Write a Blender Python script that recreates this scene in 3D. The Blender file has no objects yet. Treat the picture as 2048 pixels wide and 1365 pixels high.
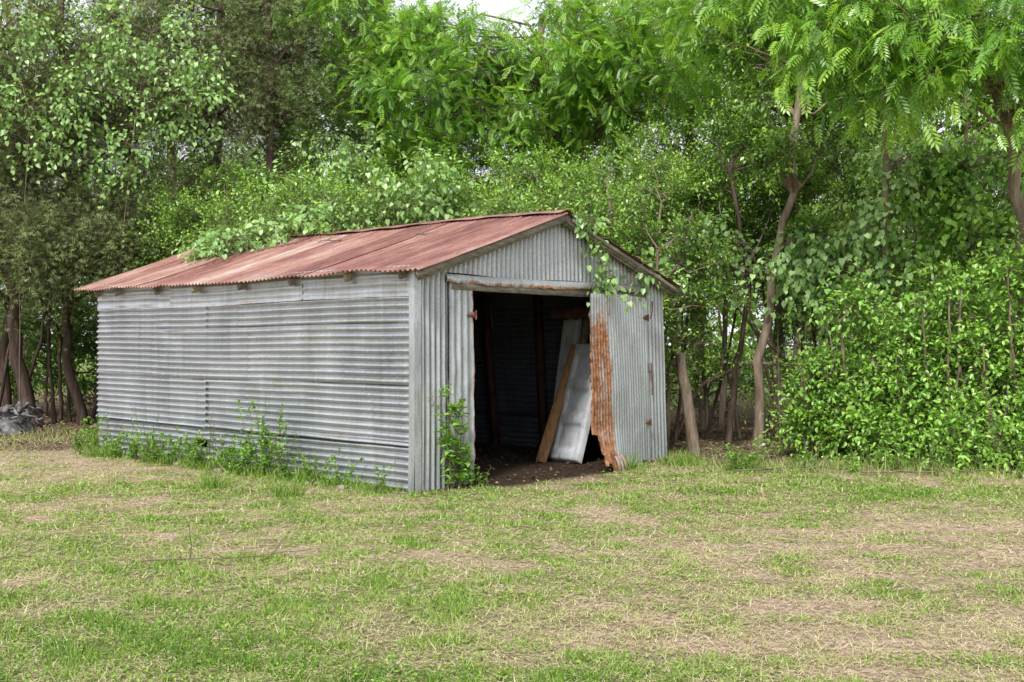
import bpy, math, numpy as np
from mathutils import Vector
rng=np.random.default_rng(11)
sc=bpy.context.scene
COL=sc.collection
sc.view_settings.view_transform='Standard'
sc.view_settings.look='None'
sc.view_settings.exposure=0

# ---------------------------------------------------------------- helpers
_tab=rng.random((256,256))
def vn(x,y):
    x=np.asarray(x,float); y=np.asarray(y,float)
    xi=np.floor(x).astype(int); yi=np.floor(y).astype(int)
    fx=x-xi; fy=y-yi
    fx=fx*fx*(3-2*fx); fy=fy*fy*(3-2*fy)
    a=_tab[xi%256,yi%256]; b=_tab[(xi+1)%256,yi%256]
    c=_tab[xi%256,(yi+1)%256]; d=_tab[(xi+1)%256,(yi+1)%256]
    return (a*(1-fx)+b*fx)*(1-fy)+(c*(1-fx)+d*fx)*fy
def fbm(x,y,o=4):
    s=0; a=.5; t=0
    for i in range(o):
        s=s+a*vn(x*2**i+17.3*i,y*2**i+9.1*i); t+=a; a*=.5
    return s/t
def sstep(a,b,x):
    t=np.clip((x-a)/(b-a),0,1); return t*t*(3-2*t)

def mesh_np(name,V,F,mat,fattr=None,pattr=None,cattr=None,smooth=False):
    V=np.ascontiguousarray(V,dtype=np.float32); F=np.ascontiguousarray(F,dtype=np.int32)
    me=bpy.data.meshes.new(name)
    me.vertices.add(len(V)); me.vertices.foreach_set('co',V.ravel())
    me.loops.add(F.size); me.loops.foreach_set('vertex_index',F.ravel())
    me.polygons.add(len(F))
    me.polygons.foreach_set('loop_start',np.arange(0,F.size,4,dtype=np.int32))
    try: me.polygons.foreach_set('loop_total',np.full(len(F),4,dtype=np.int32))
    except Exception: pass
    if smooth: me.polygons.foreach_set('use_smooth',np.ones(len(F),dtype=bool))
    me.update(calc_edges=True)
    if fattr is not None:
        a=me.attributes.new('rnd','FLOAT','FACE'); a.data.foreach_set('value',np.asarray(fattr,dtype=np.float32))
    if pattr is not None:
        a=me.attributes.new('rust','FLOAT','POINT'); a.data.foreach_set('value',np.asarray(pattr,dtype=np.float32))
    if cattr is not None:
        a=me.attributes.new('col','FLOAT_COLOR','POINT')
        c=np.ones((len(V),4),dtype=np.float32); c[:,:3]=cattr
        a.data.foreach_set('color',c.ravel())
    me.materials.append(mat)
    return me
def obj(name,me,parent=None,loc=(0,0,0),**kw):
    o=bpy.data.objects.new(name,me); COL.objects.link(o)
    o.location=loc
    if parent: o.parent=parent
    for k,v in kw.items(): o[k]=v
    return o

class Geo:
    def __init__(s): s.V=[];s.F=[];s.A=[];s.P=[];s.n=0
    def add(s,V,F,a=0.5,p=0.0):
        V=np.asarray(V,float).reshape(-1,3); F=np.asarray(F,int).reshape(-1,4)
        s.V.append(V); s.F.append(F+s.n); s.n+=len(V)
        s.A.append(np.broadcast_to(np.asarray(a,float),(len(F),)))
        s.P.append(np.broadcast_to(np.asarray(p,float),(len(V),)))
    def mesh(s,name,mat,off=(0,0,0),smooth=False):
        V=np.concatenate(s.V)-np.array(off)
        return mesh_np(name,V,np.concatenate(s.F),mat,fattr=np.concatenate(s.A),pattr=np.concatenate(s.P),smooth=smooth)
BOXF=np.array([[0,3,2,1],[4,5,6,7],[0,1,5,4],[1,2,6,5],[2,3,7,6],[3,0,4,7]])
def beam(g,p0,p1,w,h,up=(0,0,1),a=.5,p=0.0,seg=1,jit=0.0):
    p0=np.array(p0,float);p1=np.array(p1,float);d=p1-p0;L=np.linalg.norm(d);d/=L
    s=np.cross(d,up); s/=np.linalg.norm(s); u=np.cross(s,d)
    rings=[]
    for i in range(seg+1):
        c=p0+d*L*i/seg+ (rng.normal(0,jit,3) if jit else 0)
        for a_,b_ in ((-1,-1),(1,-1),(1,1),(-1,1)): rings.append(c+s*a_*w/2+u*b_*h/2)
    F=[]
    for i in range(seg):
        o=i*4
        for k in range(4): F.append([o+k,o+(k+1)%4,o+4+(k+1)%4,o+4+k])
    F.append([3,2,1,0]); o=seg*4; F.append([o,o+1,o+2,o+3])
    g.add(rings,F,a,p)
def tube(g,P,R,n=8,a=.5,rough=0.0):
    P=np.asarray(P,float); R=np.asarray(R,float); m=len(P)
    T=np.gradient(P,axis=0); T/=np.linalg.norm(T,axis=1)[:,None]+1e-9
    ref=np.array([0.13,0.97,0.2]) if abs(T[0][1])<.9 else np.array([1.,0,0.1])
    S=np.cross(T,ref); S/=np.linalg.norm(S,axis=1)[:,None]; U=np.cross(S,T)
    th=np.linspace(0,2*math.pi,n,endpoint=False)
    rr=R[:,None]*(1+rough*(rng.random((m,n))-.5)*2+rough*.8*np.sin(th*3+1)[None,:])
    V=P[:,None,:]+rr[...,None]*(np.cos(th)[None,:,None]*S[:,None,:]+np.sin(th)[None,:,None]*U[:,None,:])
    i=np.arange(m-1)[:,None]*n; k=np.arange(n)[None,:]; k2=(k+1)%n
    F=np.stack([i+k,i+k2,i+n+k2,i+n+k],-1).reshape(-1,4)
    g.add(V.reshape(-1,3),F,a)
def nrmz(v): return v/(np.linalg.norm(v,axis=-1,keepdims=True)+1e-9)
def inst(g,tpl,pos,axis,nrm,sc3,a):
    TV,TF=tpl; TV=np.asarray(TV,float);TF=np.asarray(TF,int)
    axis=nrmz(axis); side=nrmz(np.cross(nrm,axis)); nrm=np.cross(axis,side)
    N=len(pos); k=len(TV)
    sc3=np.asarray(sc3,float)
    if sc3.ndim==1: sc3=np.repeat(sc3[:,None],3,1)
    V=(pos[:,None,:]+TV[None,:,0:1]*sc3[:,None,0:1]*axis[:,None,:]
       +TV[None,:,1:2]*sc3[:,None,1:2]*side[:,None,:]+TV[None,:,2:3]*sc3[:,None,2:3]*nrm[:,None,:])
    F=(np.arange(N)[:,None,None]*k+TF[None]).reshape(-1,4)
    g.add(V.reshape(-1,3),F,np.repeat(a,len(TF)))
RH=([(0,0,0),(.45,.27,.06),(1,0,-.08),(.45,-.27,.06)],[(0,3,2,1)])
OV=([(0,0,0),(.28,.27,.07),(.66,.22,.04),(1,0,-.12),(.66,-.22,.04),(.28,-.27,.07)],[(0,3,2,1),(0,5,4,3)])
HE=([(0,0,0),(-.04,.36,.07),(.5,.38,.05),(1,0,-.14),(.5,-.38,.05),(-.04,-.36,.07)],[(0,3,2,1),(0,5,4,3)])
def comp(droop=-.15):
    V=[];F=[]
    for i,t in enumerate(np.linspace(.2,.92,5)):
        for sgn in (1,-1):
            b=np.array([t,0,droop*t*t]); L=.40*(1-.35*abs(t-.5))
            d=np.array([.66,.72*sgn,-.22]); d/=np.linalg.norm(d)
            w=np.array([.70,-.66*sgn,.25*sgn])*.058
            o=len(V); V+=[b,b+d*L*.45+w,b+d*L,b+d*L*.45-w]; F.append((o,o+1,o+2,o+3))
    b=np.array([1,0,droop]);o=len(V);V+=[b,b+[.15,.06,-.04],b+[.38,0,-.12],b+[.15,-.06,-.04]];F.append((o,o+1,o+2,o+3))
    o=len(V);V+=[np.array(q) for q in ((0,.006,0),(.5,.006,droop*.25),(.5,-.006,droop*.25),(0,-.006,0))];F.append((o,o+1,o+2,o+3))
    return (np.array(V),F)
CP=comp()
CE=([(0,.03,0),(.5,.06,0),(1,0,-.06),(.5,-.05,0), (.2,.02,0),(.45,.3,.05),(.75,.42,0),(.4,.2,.02), (.3,-.02,0),(.55,-.3,.03),(.85,-.4,-.04),(.5,-.2,.0),
     (.1,0,.02),(.3,.02,.25),(.55,.0,.36),(.25,-.03,.16)],[(0,1,2,3),(4,5,6,7),(8,9,10,11),(12,13,14,15)])
a3=[(0,math.cos(t),math.sin(t)) for t in (0,2.094,4.189)]
TW=([*a3,*[(1,b*.4,c*.4) for _,b,c in a3]],[(0,1,4,3),(1,2,5,4),(2,0,3,5)])
def runit(n): return nrmz(rng.normal(size=(n,3)))

# ---------------------------------------------------------------- materials
def mk(name):
    m=bpy.data.materials.new(name); m.use_nodes=True
    nt=m.node_tree; b=nt.nodes['Principled BSDF']
    return m,nt,b
def noise(nt,scale,mapscale=None,detail=6,rough=.6,coord='Object'):
    tc=nt.nodes.new('ShaderNodeTexCoord'); n=nt.nodes.new('ShaderNodeTexNoise')
    n.inputs['Scale'].default_value=scale; n.inputs['Detail'].default_value=detail; n.inputs['Roughness'].default_value=rough
    if mapscale:
        mp=nt.nodes.new('ShaderNodeMapping'); mp.inputs['Scale'].default_value=mapscale
        nt.links.new(tc.outputs[coord],mp.inputs['Vector']); nt.links.new(mp.outputs['Vector'],n.inputs['Vector'])
    else: nt.links.new(tc.outputs[coord],n.inputs['Vector'])
    return n.outputs['Fac']
def ramp(nt,src,stops):
    r=nt.nodes.new('ShaderNodeValToRGB'); e=r.color_ramp.elements
    while len(e)<len(stops): e.new(.5)
    for i,(p,c) in enumerate(stops):
        e[i].position=p; e[i].color=(*c,1) if len(c)==3 else c
    nt.links.new(src,r.inputs['Fac']); return r.outputs['Color']
def mix(nt,fac,a,b,mode='MIX'):
    m=nt.nodes.new('ShaderNodeMix'); m.data_type='RGBA'; m.blend_type=mode
    def s(i,v):
        if isinstance(v,bpy.types.NodeSocket): nt.links.new(v,m.inputs[i])
        elif isinstance(v,(int,float)): m.inputs[i].default_value=v
        else: m.inputs[i].default_value=(*v,1)
    s(0,fac); s(6,a); s(7,b); return m.outputs[2]
def math_(nt,op,a,b=0.0,clamp=False):
    m=nt.nodes.new('ShaderNodeMath'); m.operation=op; m.use_clamp=clamp
    for i,v in enumerate((a,b)):
        if isinstance(v,(int,float)): m.inputs[i].default_value=v
        else: nt.links.new(v,m.inputs[i])
    return m.outputs[0]
def attr(nt,name):
    a=nt.nodes.new('ShaderNodeAttribute'); a.attribute_name=name; return a
def bump(nt,b,h,strength=.3,dist=.01):
    n=nt.nodes.new('ShaderNodeBump'); n.inputs['Strength'].default_value=strength; n.inputs['Distance'].default_value=dist
    nt.links.new(h,n.inputs['Height']); nt.links.new(n.outputs['Normal'],b.inputs['Normal'])

def leafmat(name,stops,trans=.3,gloss=.05,grough=.4):
    m,nt,b=mk(name); nt.nodes.remove(b)
    c=ramp(nt,attr(nt,'rnd').outputs['Fac'],stops)
    df=nt.nodes.new('ShaderNodeBsdfDiffuse'); nt.links.new(c,df.inputs['Color'])
    tr=nt.nodes.new('ShaderNodeBsdfTranslucent')
    cc=mix(nt,1.0,c,(1.4,1.3,.6),'MULTIPLY'); nt.links.new(cc,tr.inputs['Color'])
    mx=nt.nodes.new('ShaderNodeMixShader'); mx.inputs[0].default_value=trans
    nt.links.new(df.outputs[0],mx.inputs[1]); nt.links.new(tr.outputs[0],mx.inputs[2])
    gl=nt.nodes.new('ShaderNodeBsdfGlossy'); gl.inputs['Roughness'].default_value=grough; gl.inputs['Color'].default_value=(.9,.95,.85,1)
    m2=nt.nodes.new('ShaderNodeMixShader'); m2.inputs[0].default_value=gloss
    nt.links.new(mx.outputs[0],m2.inputs[1]); nt.links.new(gl.outputs[0],m2.inputs[2])
    out=nt.nodes['Material Output']; nt.links.new(m2.outputs[0],out.inputs['Surface'])
    return m
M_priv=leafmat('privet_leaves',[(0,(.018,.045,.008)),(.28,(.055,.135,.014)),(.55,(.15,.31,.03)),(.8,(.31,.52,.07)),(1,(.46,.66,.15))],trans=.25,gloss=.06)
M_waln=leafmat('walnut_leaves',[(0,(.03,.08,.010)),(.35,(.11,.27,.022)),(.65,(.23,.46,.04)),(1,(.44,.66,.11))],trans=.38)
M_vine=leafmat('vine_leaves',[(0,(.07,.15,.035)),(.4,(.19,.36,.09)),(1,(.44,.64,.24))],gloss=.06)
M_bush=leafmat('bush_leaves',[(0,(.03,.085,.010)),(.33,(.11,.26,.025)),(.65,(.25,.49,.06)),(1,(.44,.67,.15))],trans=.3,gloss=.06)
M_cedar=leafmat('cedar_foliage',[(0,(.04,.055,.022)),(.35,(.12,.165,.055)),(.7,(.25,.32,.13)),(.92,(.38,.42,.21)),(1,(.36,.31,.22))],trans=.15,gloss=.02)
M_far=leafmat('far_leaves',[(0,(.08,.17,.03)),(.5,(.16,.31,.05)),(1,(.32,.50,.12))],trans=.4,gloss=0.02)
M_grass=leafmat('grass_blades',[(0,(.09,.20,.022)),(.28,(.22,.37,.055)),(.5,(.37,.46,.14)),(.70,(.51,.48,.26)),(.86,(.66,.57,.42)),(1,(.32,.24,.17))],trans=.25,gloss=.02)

def barkmat(name,c1,c2,c3):
    m,nt,b=mk(name)
    n=noise(nt,9,(1,1,.18),8,.7); n2=noise(nt,2.5)
    c=ramp(nt,n,[(.3,c1),(.5,c2),(.7,c3)])
    c=mix(nt,math_(nt,'MULTIPLY',n2,.35),c,tuple(q*1.1 for q in c2))
    nt.links.new(c,b.inputs['Base Color']); b.inputs['Roughness'].default_value=.9; b.inputs['Specular IOR Level'].default_value=.15
    bump(nt,b,n,.9,.02); return m
M_barkC=barkmat('cedar_bark',(.024,.016,.013),(.070,.048,.038),(.15,.115,.095))
M_bark=barkmat('grey_brown_bark',(.07,.048,.036),(.21,.16,.12),(.42,.35,.28))
M_twig=barkmat('twig_bark',(.07,.055,.042),(.18,.14,.11),(.32,.27,.22))

def galv(name,base=(.40,.43,.47),dark=(.22,.245,.275),rough=.40,metal=.6,streak='z'):
    m,nt,b=mk(name)
    big=noise(nt,1.1,None,5,.6); fine=noise(nt,38,None,5,.7)
    ms={'z':(9,9,.6),'y':(9,.6,9)}[streak]
    st=noise(nt,1.6,ms,6,.65)
    c=ramp(nt,big,[(.32,dark),(.5,tuple((a+d)/2 for a,d in zip(base,dark))),(.68,base)])
    c=mix(nt,ramp(nt,st,[(.38,(0,0,0)),(.66,(.55,.55,.55))]),c,tuple(q*1.25 for q in base))
    c=mix(nt,ramp(nt,fine,[(.44,(0,0,0)),(.62,(.4,.4,.4))]),c,tuple(q*.9 for q in dark))
    c=mix(nt,ramp(nt,noise(nt,2.7,None,8,.75),[(.56,(0,0,0)),(.66,(.45,.45,.45))]),c,(dark[0]*1.25,dark[1]*1.0,dark[2]*.68))
    c=mix(nt,attr(nt,'rnd').outputs['Fac'],c,(.045,.05,.057))  # near-black mixed in as painted shade in grooves and below the lap
    r=attr(nt,'rust').outputs['Fac']; rn=noise(nt,6,(1.6,1.6,.5),9,.78)
    f=math_(nt,'ADD',math_(nt,'MULTIPLY',rn,1.2),r); f=math_(nt,'MULTIPLY',math_(nt,'SUBTRACT',f,.90),5.5,True)
    rc=ramp(nt,noise(nt,14,None,8,.78),[(.3,(.06,.028,.018)),(.44,(.20,.085,.040)),(.55,(.36,.175,.085)),(.66,(.47,.29,.17)),(.78,(.52,.43,.35))])
    c=mix(nt,f,c,rc)
    nt.links.new(c,b.inputs['Base Color'])
    inv=math_(nt,'SUBTRACT',1.0,f)
    nt.links.new(math_(nt,'MULTIPLY',inv,metal),b.inputs['Metallic'])
    rr=math_(nt,'ADD',math_(nt,'MULTIPLY',f,.4),math_(nt,'ADD',math_(nt,'MULTIPLY',st,.25),rough-.12)); nt.links.new(rr,b.inputs['Roughness'])
    bump(nt,b,fine,.15,.004); return m
M_galv=galv('galvanised_sheet',(.54,.56,.59),(.32,.34,.365),.38,.65); M_galvF=galv('weathered_galvanised_sheet',(.52,.55,.575),(.30,.32,.345),.42,.5)
M_galvI=galv('shade_darkened_galvanised_sheet',(.20,.23,.28),(.10,.115,.14),.5,.4)  # darker copy of the sheet, interior dimness put into its colour

def roofmat():
    m,nt,b=mk('rusty_roof_sheet')
    t=attr(nt,'rust').outputs['Fac']
    st=noise(nt,1.5,(.45,9,.45),7,.72); big=noise(nt,.9,(1,1.6,1),7,.75); fine=noise(nt,30,(1,2.5,1),6,.75)
    f=math_(nt,'ADD',math_(nt,'MULTIPLY',st,.85),math_(nt,'ADD',math_(nt,'MULTIPLY',big,.8),math_(nt,'MULTIPLY',t,.6)))
    c=ramp(nt,math_(nt,'SUBTRACT',f,.42),[(.26,(.09,.034,.028)),(.42,(.19,.077,.064)),(.57,(.29,.145,.12)),(.70,(.38,.24,.195)),(.86,(.52,.46,.41))])
    c=mix(nt,ramp(nt,fine,[(.45,(0,0,0)),(.7,(.5,.5,.5))]),c,(.10,.038,.029))
    c=mix(nt,ramp(nt,noise(nt,3,(.7,6,.7),8,.8),[(.54,(0,0,0)),(.66,(.65,.65,.65))]),c,(.40,.24,.12))
    c=mix(nt,ramp(nt,noise(nt,2.2,(1,3,1),8,.8),[(.58,(0,0,0)),(.68,(.6,.6,.6))]),c,(.10,.052,.04))
    nt.links.new(c,b.inputs['Base Color']); b.inputs['Roughness'].default_value=.6; b.inputs['Specular IOR Level'].default_value=.4
    bump(nt,b,fine,.3,.004); return m
M_roof=roofmat()
def woodmat(name,c1,c2,c3,ms=(1,1,1)):
    m,nt,b=mk(name); n=noise(nt,7,ms,8,.7); n2=noise(nt,40,ms,5,.7)
    c=ramp(nt,n,[(.3,c1),(.5,c2),(.7,c3)]); c=mix(nt,ramp(nt,n2,[(.4,(0,0,0)),(.7,(.5,.5,.5))]),c,c1)
    nt.links.new(c,b.inputs['Base Color']); b.inputs['Roughness'].default_value=.85; bump(nt,b,n2,.5,.005); return m
M_wood=woodmat('weathered_grey_wood',(.08,.07,.06),(.24,.21,.175),(.38,.345,.30),(1,1,4))
M_woodL=woodmat('pale_lumber',(.16,.12,.08),(.33,.26,.18),(.46,.38,.28),(1,1,1))
M_plank=woodmat('brown_plank',(.16,.075,.03),(.36,.20,.09),(.48,.30,.16),(3,3,.5))
M_dark=woodmat('dark_rusty_post',(.03,.016,.012),(.09,.04,.028),(.16,.08,.055),(1,1,.5))
M_ash=woodmat('charred_wood',(.03,.03,.03),(.15,.15,.15),(.42,.42,.41),(1,1,1))
M_stone=woodmat('pale_stone',(.14,.12,.10),(.30,.26,.22),(.44,.38,.33))
def whitemat():
    m,nt,b=mk('dirty_white_enamel'); n=noise(nt,3,None,7,.7); n2=noise(nt,12,(1,1,.3),8,.75)
    c=ramp(nt,n,[(.3,(.38,.40,.42)),(.6,(.56,.59,.63))]); c=mix(nt,ramp(nt,n2,[(.50,(0,0,0)),(.66,(.7,.7,.7))]),c,(.22,.18,.13))
    nt.links.new(c,b.inputs['Base Color']); b.inputs['Roughness'].default_value=.5; return m
M_white=whitemat()
m,nt,b=mk('rusty_iron'); c=ramp(nt,noise(nt,25,None,6,.7),[(.35,(.06,.025,.018)),(.65,(.24,.10,.06))]); nt.links.new(c,b.inputs['Base Color']); b.inputs['Roughness'].default_value=.8; M_iron=m

# ---------------------------------------------------------------- camera
f_px=2187.0
cam_d=bpy.data.cameras.new('camera'); cam=bpy.data.objects.new('camera',cam_d); COL.objects.link(cam)
cam_d.sensor_width=36; cam_d.lens=f_px/2048*36; cam_d.clip_end=3000; cam_d.clip_start=.05
cam.location=(0,0,1.5); cam.rotation_euler=(math.radians(90+.25),0,0); sc.camera=cam
def gp(px,d): return (px-1024)/f_px*d
# ---------------------------------------------------------------- shed
W=4.58; L=6.67; C0=np.array([-1.003,11.31,0.0]); ANG=math.atan2(.742,.670)
U=np.array([.670,.742,0]); Vv=np.array([-.742,.670,0])
def l2w(x,y,z=0): return C0+U*x+Vv*y+np.array([0,0,z])
def w2l(X,Y): 
    dx=X-C0[0]; dy=Y-C0[1]; return dx*.670+dy*.742, -dx*.742+dy*.670
shed=bpy.data.objects.new('shed',None); COL.objects.link(shed); shed.location=C0; shed.rotation_euler=(0,0,ANG)
shed['label']='old corrugated metal shed with rusty gable roof and open door'; shed['category']='shed'
def warp(V):
    V=np.array(V,float).reshape(-1,3).copy()
    V[:,0]-=.12*(V[:,0]/W)*(V[:,2]/2.3)
    V[:,2]+=.018*np.sin(V[:,1]*1.1+.5)*(V[:,2]/3)
    V[:,2]+=.10*np.clip(V[:,1]/L,0,1.1)*np.clip((V[:,2]-2.2)/.8,0,1.2)
    return V
def grid(nu,nv):
    i=np.arange(nu-1)[:,None]; j=np.arange(nv-1)[None,:]
    return np.stack([i*nv+j,(i+1)*nv+j,(i+1)*nv+j+1,i*nv+j+1],-1).reshape(-1,4)
def gadd(g,X,Y,Z,rust=0.0,keep=None,groove_shade=None):
    nu,nv=X.shape; F=grid(nu,nv)
    V=warp(np.stack([X,Y,Z],-1))
    a=np.zeros(len(F)) if groove_shade is None else groove_shade.ravel()[F].mean(1)
    if keep is not None:
        k=keep.ravel()[F].all(1); F=F[k]; a=a[k]
    g.add(V,F,a,np.broadcast_to(rust,X.shape).ravel())
PI2=2*math.pi; PT=.079
def zroof(x): return 2.30+.316*np.minimum(x,W-x)
def longwall(x0,sg,name,label,hole=False,mat=None):
    g=Geo(); bands=[(-.03,.53),(.485,1.13),(1.09,1.73),(1.69,2.07),(2.01,2.33)]
    for bi,(z0,z1) in enumerate(bands):
        splits=[0,3.4+.9*(bi%2)-.4,L] if bi!=4 else [0,1.9,4.7,L]
        for si in range(len(splits)-1):
            y0=splits[si]-(.05 if si else 0); y1=splits[si+1]
            y=np.linspace(y0,y1,int((y1-y0)/.07)+2); z=np.linspace(z0,z1,int((z1-z0)/PT*9)+2)
            Yg,Zg=np.meshgrid(y,z,indexing='ij')
            amp=.0165*(1-.30*sstep(.55,.75,fbm(Yg*1.5+bi*7,Zg*3+3)))*(.35+.65*sstep(0,.10,Yg))
            if bi==4: amp=amp*.25
            tilt=(rng.random()-.5)*.010
            off=.005*bi+.004*(si%2)+(.014 if bi in (1,2) else 0)+(.010 if bi==4 else 0)
            ph=PI2*(Zg+tilt*Yg)/PT
            d=amp*np.sin(ph)+off+.018*(fbm(Yg*1.3+x0,Zg*1.6+bi)-.5)+.012*(fbm(Yg*5+31,Zg*5+x0)-.5)
            groove_shade=sstep(.1,-1,np.sin(ph+.6))*.46*(.5+fbm(Yg*2,Zg*8))*(0.4 if bi==4 else 1)  # shade painted into the corrugation valleys to strengthen the stripes
            if bi==0: d=d+.03*sstep(.25,-.03,Zg)*vn(Yg*2.2,Yg*0+4)+.015*sstep(.3,0,Yg)
            d=d+.016*sstep(.05,0,Zg-z0)*vn(Yg*3+bi*5,Yg*0+2)
            Zw=Zg+.012*(vn(Yg*1.7+bi*3,Yg*0+8)-.5)
            if bi==1: Zw=Zw-.030*sstep(.4,0,Zg-z0)*(1-Yg/L)
            if bi==0: Zw=Zw+.02*(vn(Yg*6,Yg*0)-.5)*sstep(.1,0,Zg)
            rust=-.05+.40*sstep(.03,0,Zg-z0)*fbm(Yg*3,Zg)+.14*sstep(.12,0,Yg-y0)*(si>0)
            if bi==4: rust=rust+.08*fbm(Yg*2,Zg*2)+.12*(si==1)
            if bi==0: rust=rust+.25*sstep(.12,0,Zg); groove_shade=np.maximum(groove_shade,.8*sstep(.43,.455,Zg)*sstep(.51,.48,Zg))  # dark strip under the lap is a painted shadow line
            keep=None
            if hole and bi==0:
                keep=~((Yg>3.9)&(Yg<4.10)&(Zg>.23+.03*np.sin(Yg*40))&(Zg<.31))
                d=d+.05*np.exp(-(((Yg-4.0)/.18)**2+((Zg-.36)/.04)**2))
            gadd(g,x0+sg*(-d) ,Yg,Zw,rust,keep,groove_shade)
    return obj(name,g.mesh(name,mat or M_galv,smooth=True),shed,label=label)
longwall(0,1,'wall','long wall of grey horizontal corrugated sheets',True)
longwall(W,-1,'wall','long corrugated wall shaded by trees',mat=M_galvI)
def vpanel(g,x0,x1,y,z0f,z1f,amp=.014,nz=24,rustf=None,ph=0,dent=.02,pt=PT):
    nx=int((x1-x0)/pt*9)+3
    x=np.linspace(x0,x1,nx); t=np.linspace(0,1,nz)
    Xg,Tg=np.meshgrid(x,t,indexing='ij'); Zg=z0f(Xg)*(1-Tg)+z1f(Xg)*Tg
    s_=np.sin(PI2*Xg/pt+ph)
    Yg=y-amp*s_-dent*(fbm(Xg*2+5,Zg*1.5)-.5)
    r=rustf(Xg,Zg) if rustf else 0.0
    gadd(g,Xg,Yg,Zg,r,groove_shade=sstep(.2,-1,s_)*.62*(.5+fbm(Xg*9,Zg*2)))
k0=lambda v:(lambda x:x*0+v)
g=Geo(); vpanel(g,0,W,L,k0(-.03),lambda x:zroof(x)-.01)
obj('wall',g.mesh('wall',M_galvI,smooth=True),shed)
g=Geo()
vpanel(g,-.012,.47,-.012,lambda x:-.02+.01*np.sin(x*20),lambda x:zroof(x)-.012,rustf=lambda x,z:-.02+.25*sstep(.12,0,z)+.05*sstep(.35,.47,x),amp=.015,nz=40)
obj('wall',g.mesh('wall',M_galvF,smooth=True),shed,label='narrow front wall strip of vertical corrugated metal')
g=Geo()
vpanel(g,4.08,W+.01,-.012,k0(-.02),lambda x:zroof(x)-.012,rustf=lambda x,z:.0+.3*sstep(.12,0,z))
obj('wall',g.mesh('wall',M_galvF,smooth=True),shed,label='narrow front wall strip behind the open door')
g=Geo()
vpanel(g,.40,4.15,-.03,lambda x:2.262+.012*np.sin(x*3),lambda x:zroof(x)-.014,amp=.016,rustf=lambda x,z:-.03+.2*sstep(.05,0,z-2.262),nz=12,dent=.012)
obj('gable',g.mesh('gable',M_galvF,smooth=True),shed,label='triangular gable of vertical corrugated metal')
g=Geo()
x=np.linspace(-.04,.05,6); z=np.linspace(-.02,2.28,60); Xg,Zg=np.meshgrid(x,z,indexing='ij')
gadd(g,Xg+.01*(fbm(Zg*2,Zg*0+1)-.5),-.040+.008*(vn(Zg*6,Xg*30)-.5),Zg,.0+.2*sstep(.1,0,Zg))
y=np.linspace(-.04,.05,6); Yg,Zg=np.meshgrid(y,z,indexing='ij')
gadd(g,-.042+.01*(fbm(Zg*2,Zg*0+1)-.5)-.01*sstep(.5,0,Zg),Yg,Zg,.0+.2*sstep(.1,0,Zg))
obj('corner_trim',g.mesh('corner_trim',M_galv,smooth=True),shed)
g=Geo()
x=np.linspace(.455,.83,34); z=np.linspace(-.0,2.17,110); Xg,Zg=np.meshgrid(x,z,indexing='ij')
edge=sstep(.70,.83,Xg)
s_=np.sin(PI2*Xg/.10)
D=.010*s_*(1-edge*.5)+.03*edge*(fbm(Xg*3,Zg*2.2)-.25)+.02*(fbm(Xg*7,Zg*4)-.5)+.008*edge*np.sin(Zg*26)*sstep(1.0,.2,Zg)
Xo=Xg+.012*edge*(fbm(Zg*2.5,Zg*0+3)-.5)*2 + .006*edge*(vn(Zg*18,Zg*0+3)-.5)
gadd(g,Xo,-.045-D,Zg+.03*(vn(Xg*12,Xg*0)-.5)*sstep(.2,0,Zg),-.02+.5*sstep(.79,.83,Xg)*sstep(.35,.6,fbm(Zg*1.5,Zg*0+9))+.4*sstep(.15,0,Zg)*edge,groove_shade=sstep(.1,-1,s_)*.45)
jamb=obj('jamb_panel',g.mesh('jamb_panel',M_galvF,smooth=True),shed,label='crinkled metal sheet beside the doorway')
for p0,p1 in (((.80,.06,0),(.78,.06,2.1)),((4.16,.07,0),(4.14,.07,2.1))):
    g=Geo(); beam(g,p0,p1,.09,.09,up=(0,1,0)); g.V=[warp(v) for v in g.V]; obj('door_post',g.mesh('door_post',M_wood),shed)
g=Geo()
x=np.linspace(.40,4.12,190); t=np.linspace(0,1,9); Xg,Tg=np.meshgrid(x,t,indexing='ij')
Zg=2.175+Tg*.09-.014*np.sin(Xg*1.2)+(1-Tg)*.022*(vn(Xg*9,Xg*0+5)-.5)
gadd(g,Xg,-.06-.012*np.sin(Tg*3.1)-.035*(1-Tg)*vn(Xg*4,Xg*0+2),Zg,.14+.34*sstep(.6,0,Tg)+.6*(fbm(Xg*1.6,Tg)-.4))
obj('header_flashing',g.mesh('header_flashing',M_galvF,smooth=True),shed,label='rust stained metal strip above the doorway')
g=Geo(); beam(g,(.5,-.035,2.145),(4.15,-.035,2.135),.05,.10,seg=12,jit=.002); g.V=[warp(v) for v in g.V]
obj('lintel',g.mesh('lintel',M_wood),shed,label='weathered wooden beam over the doorway')
xe=-.19; yb0=-.22; yb1=L+.42
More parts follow.
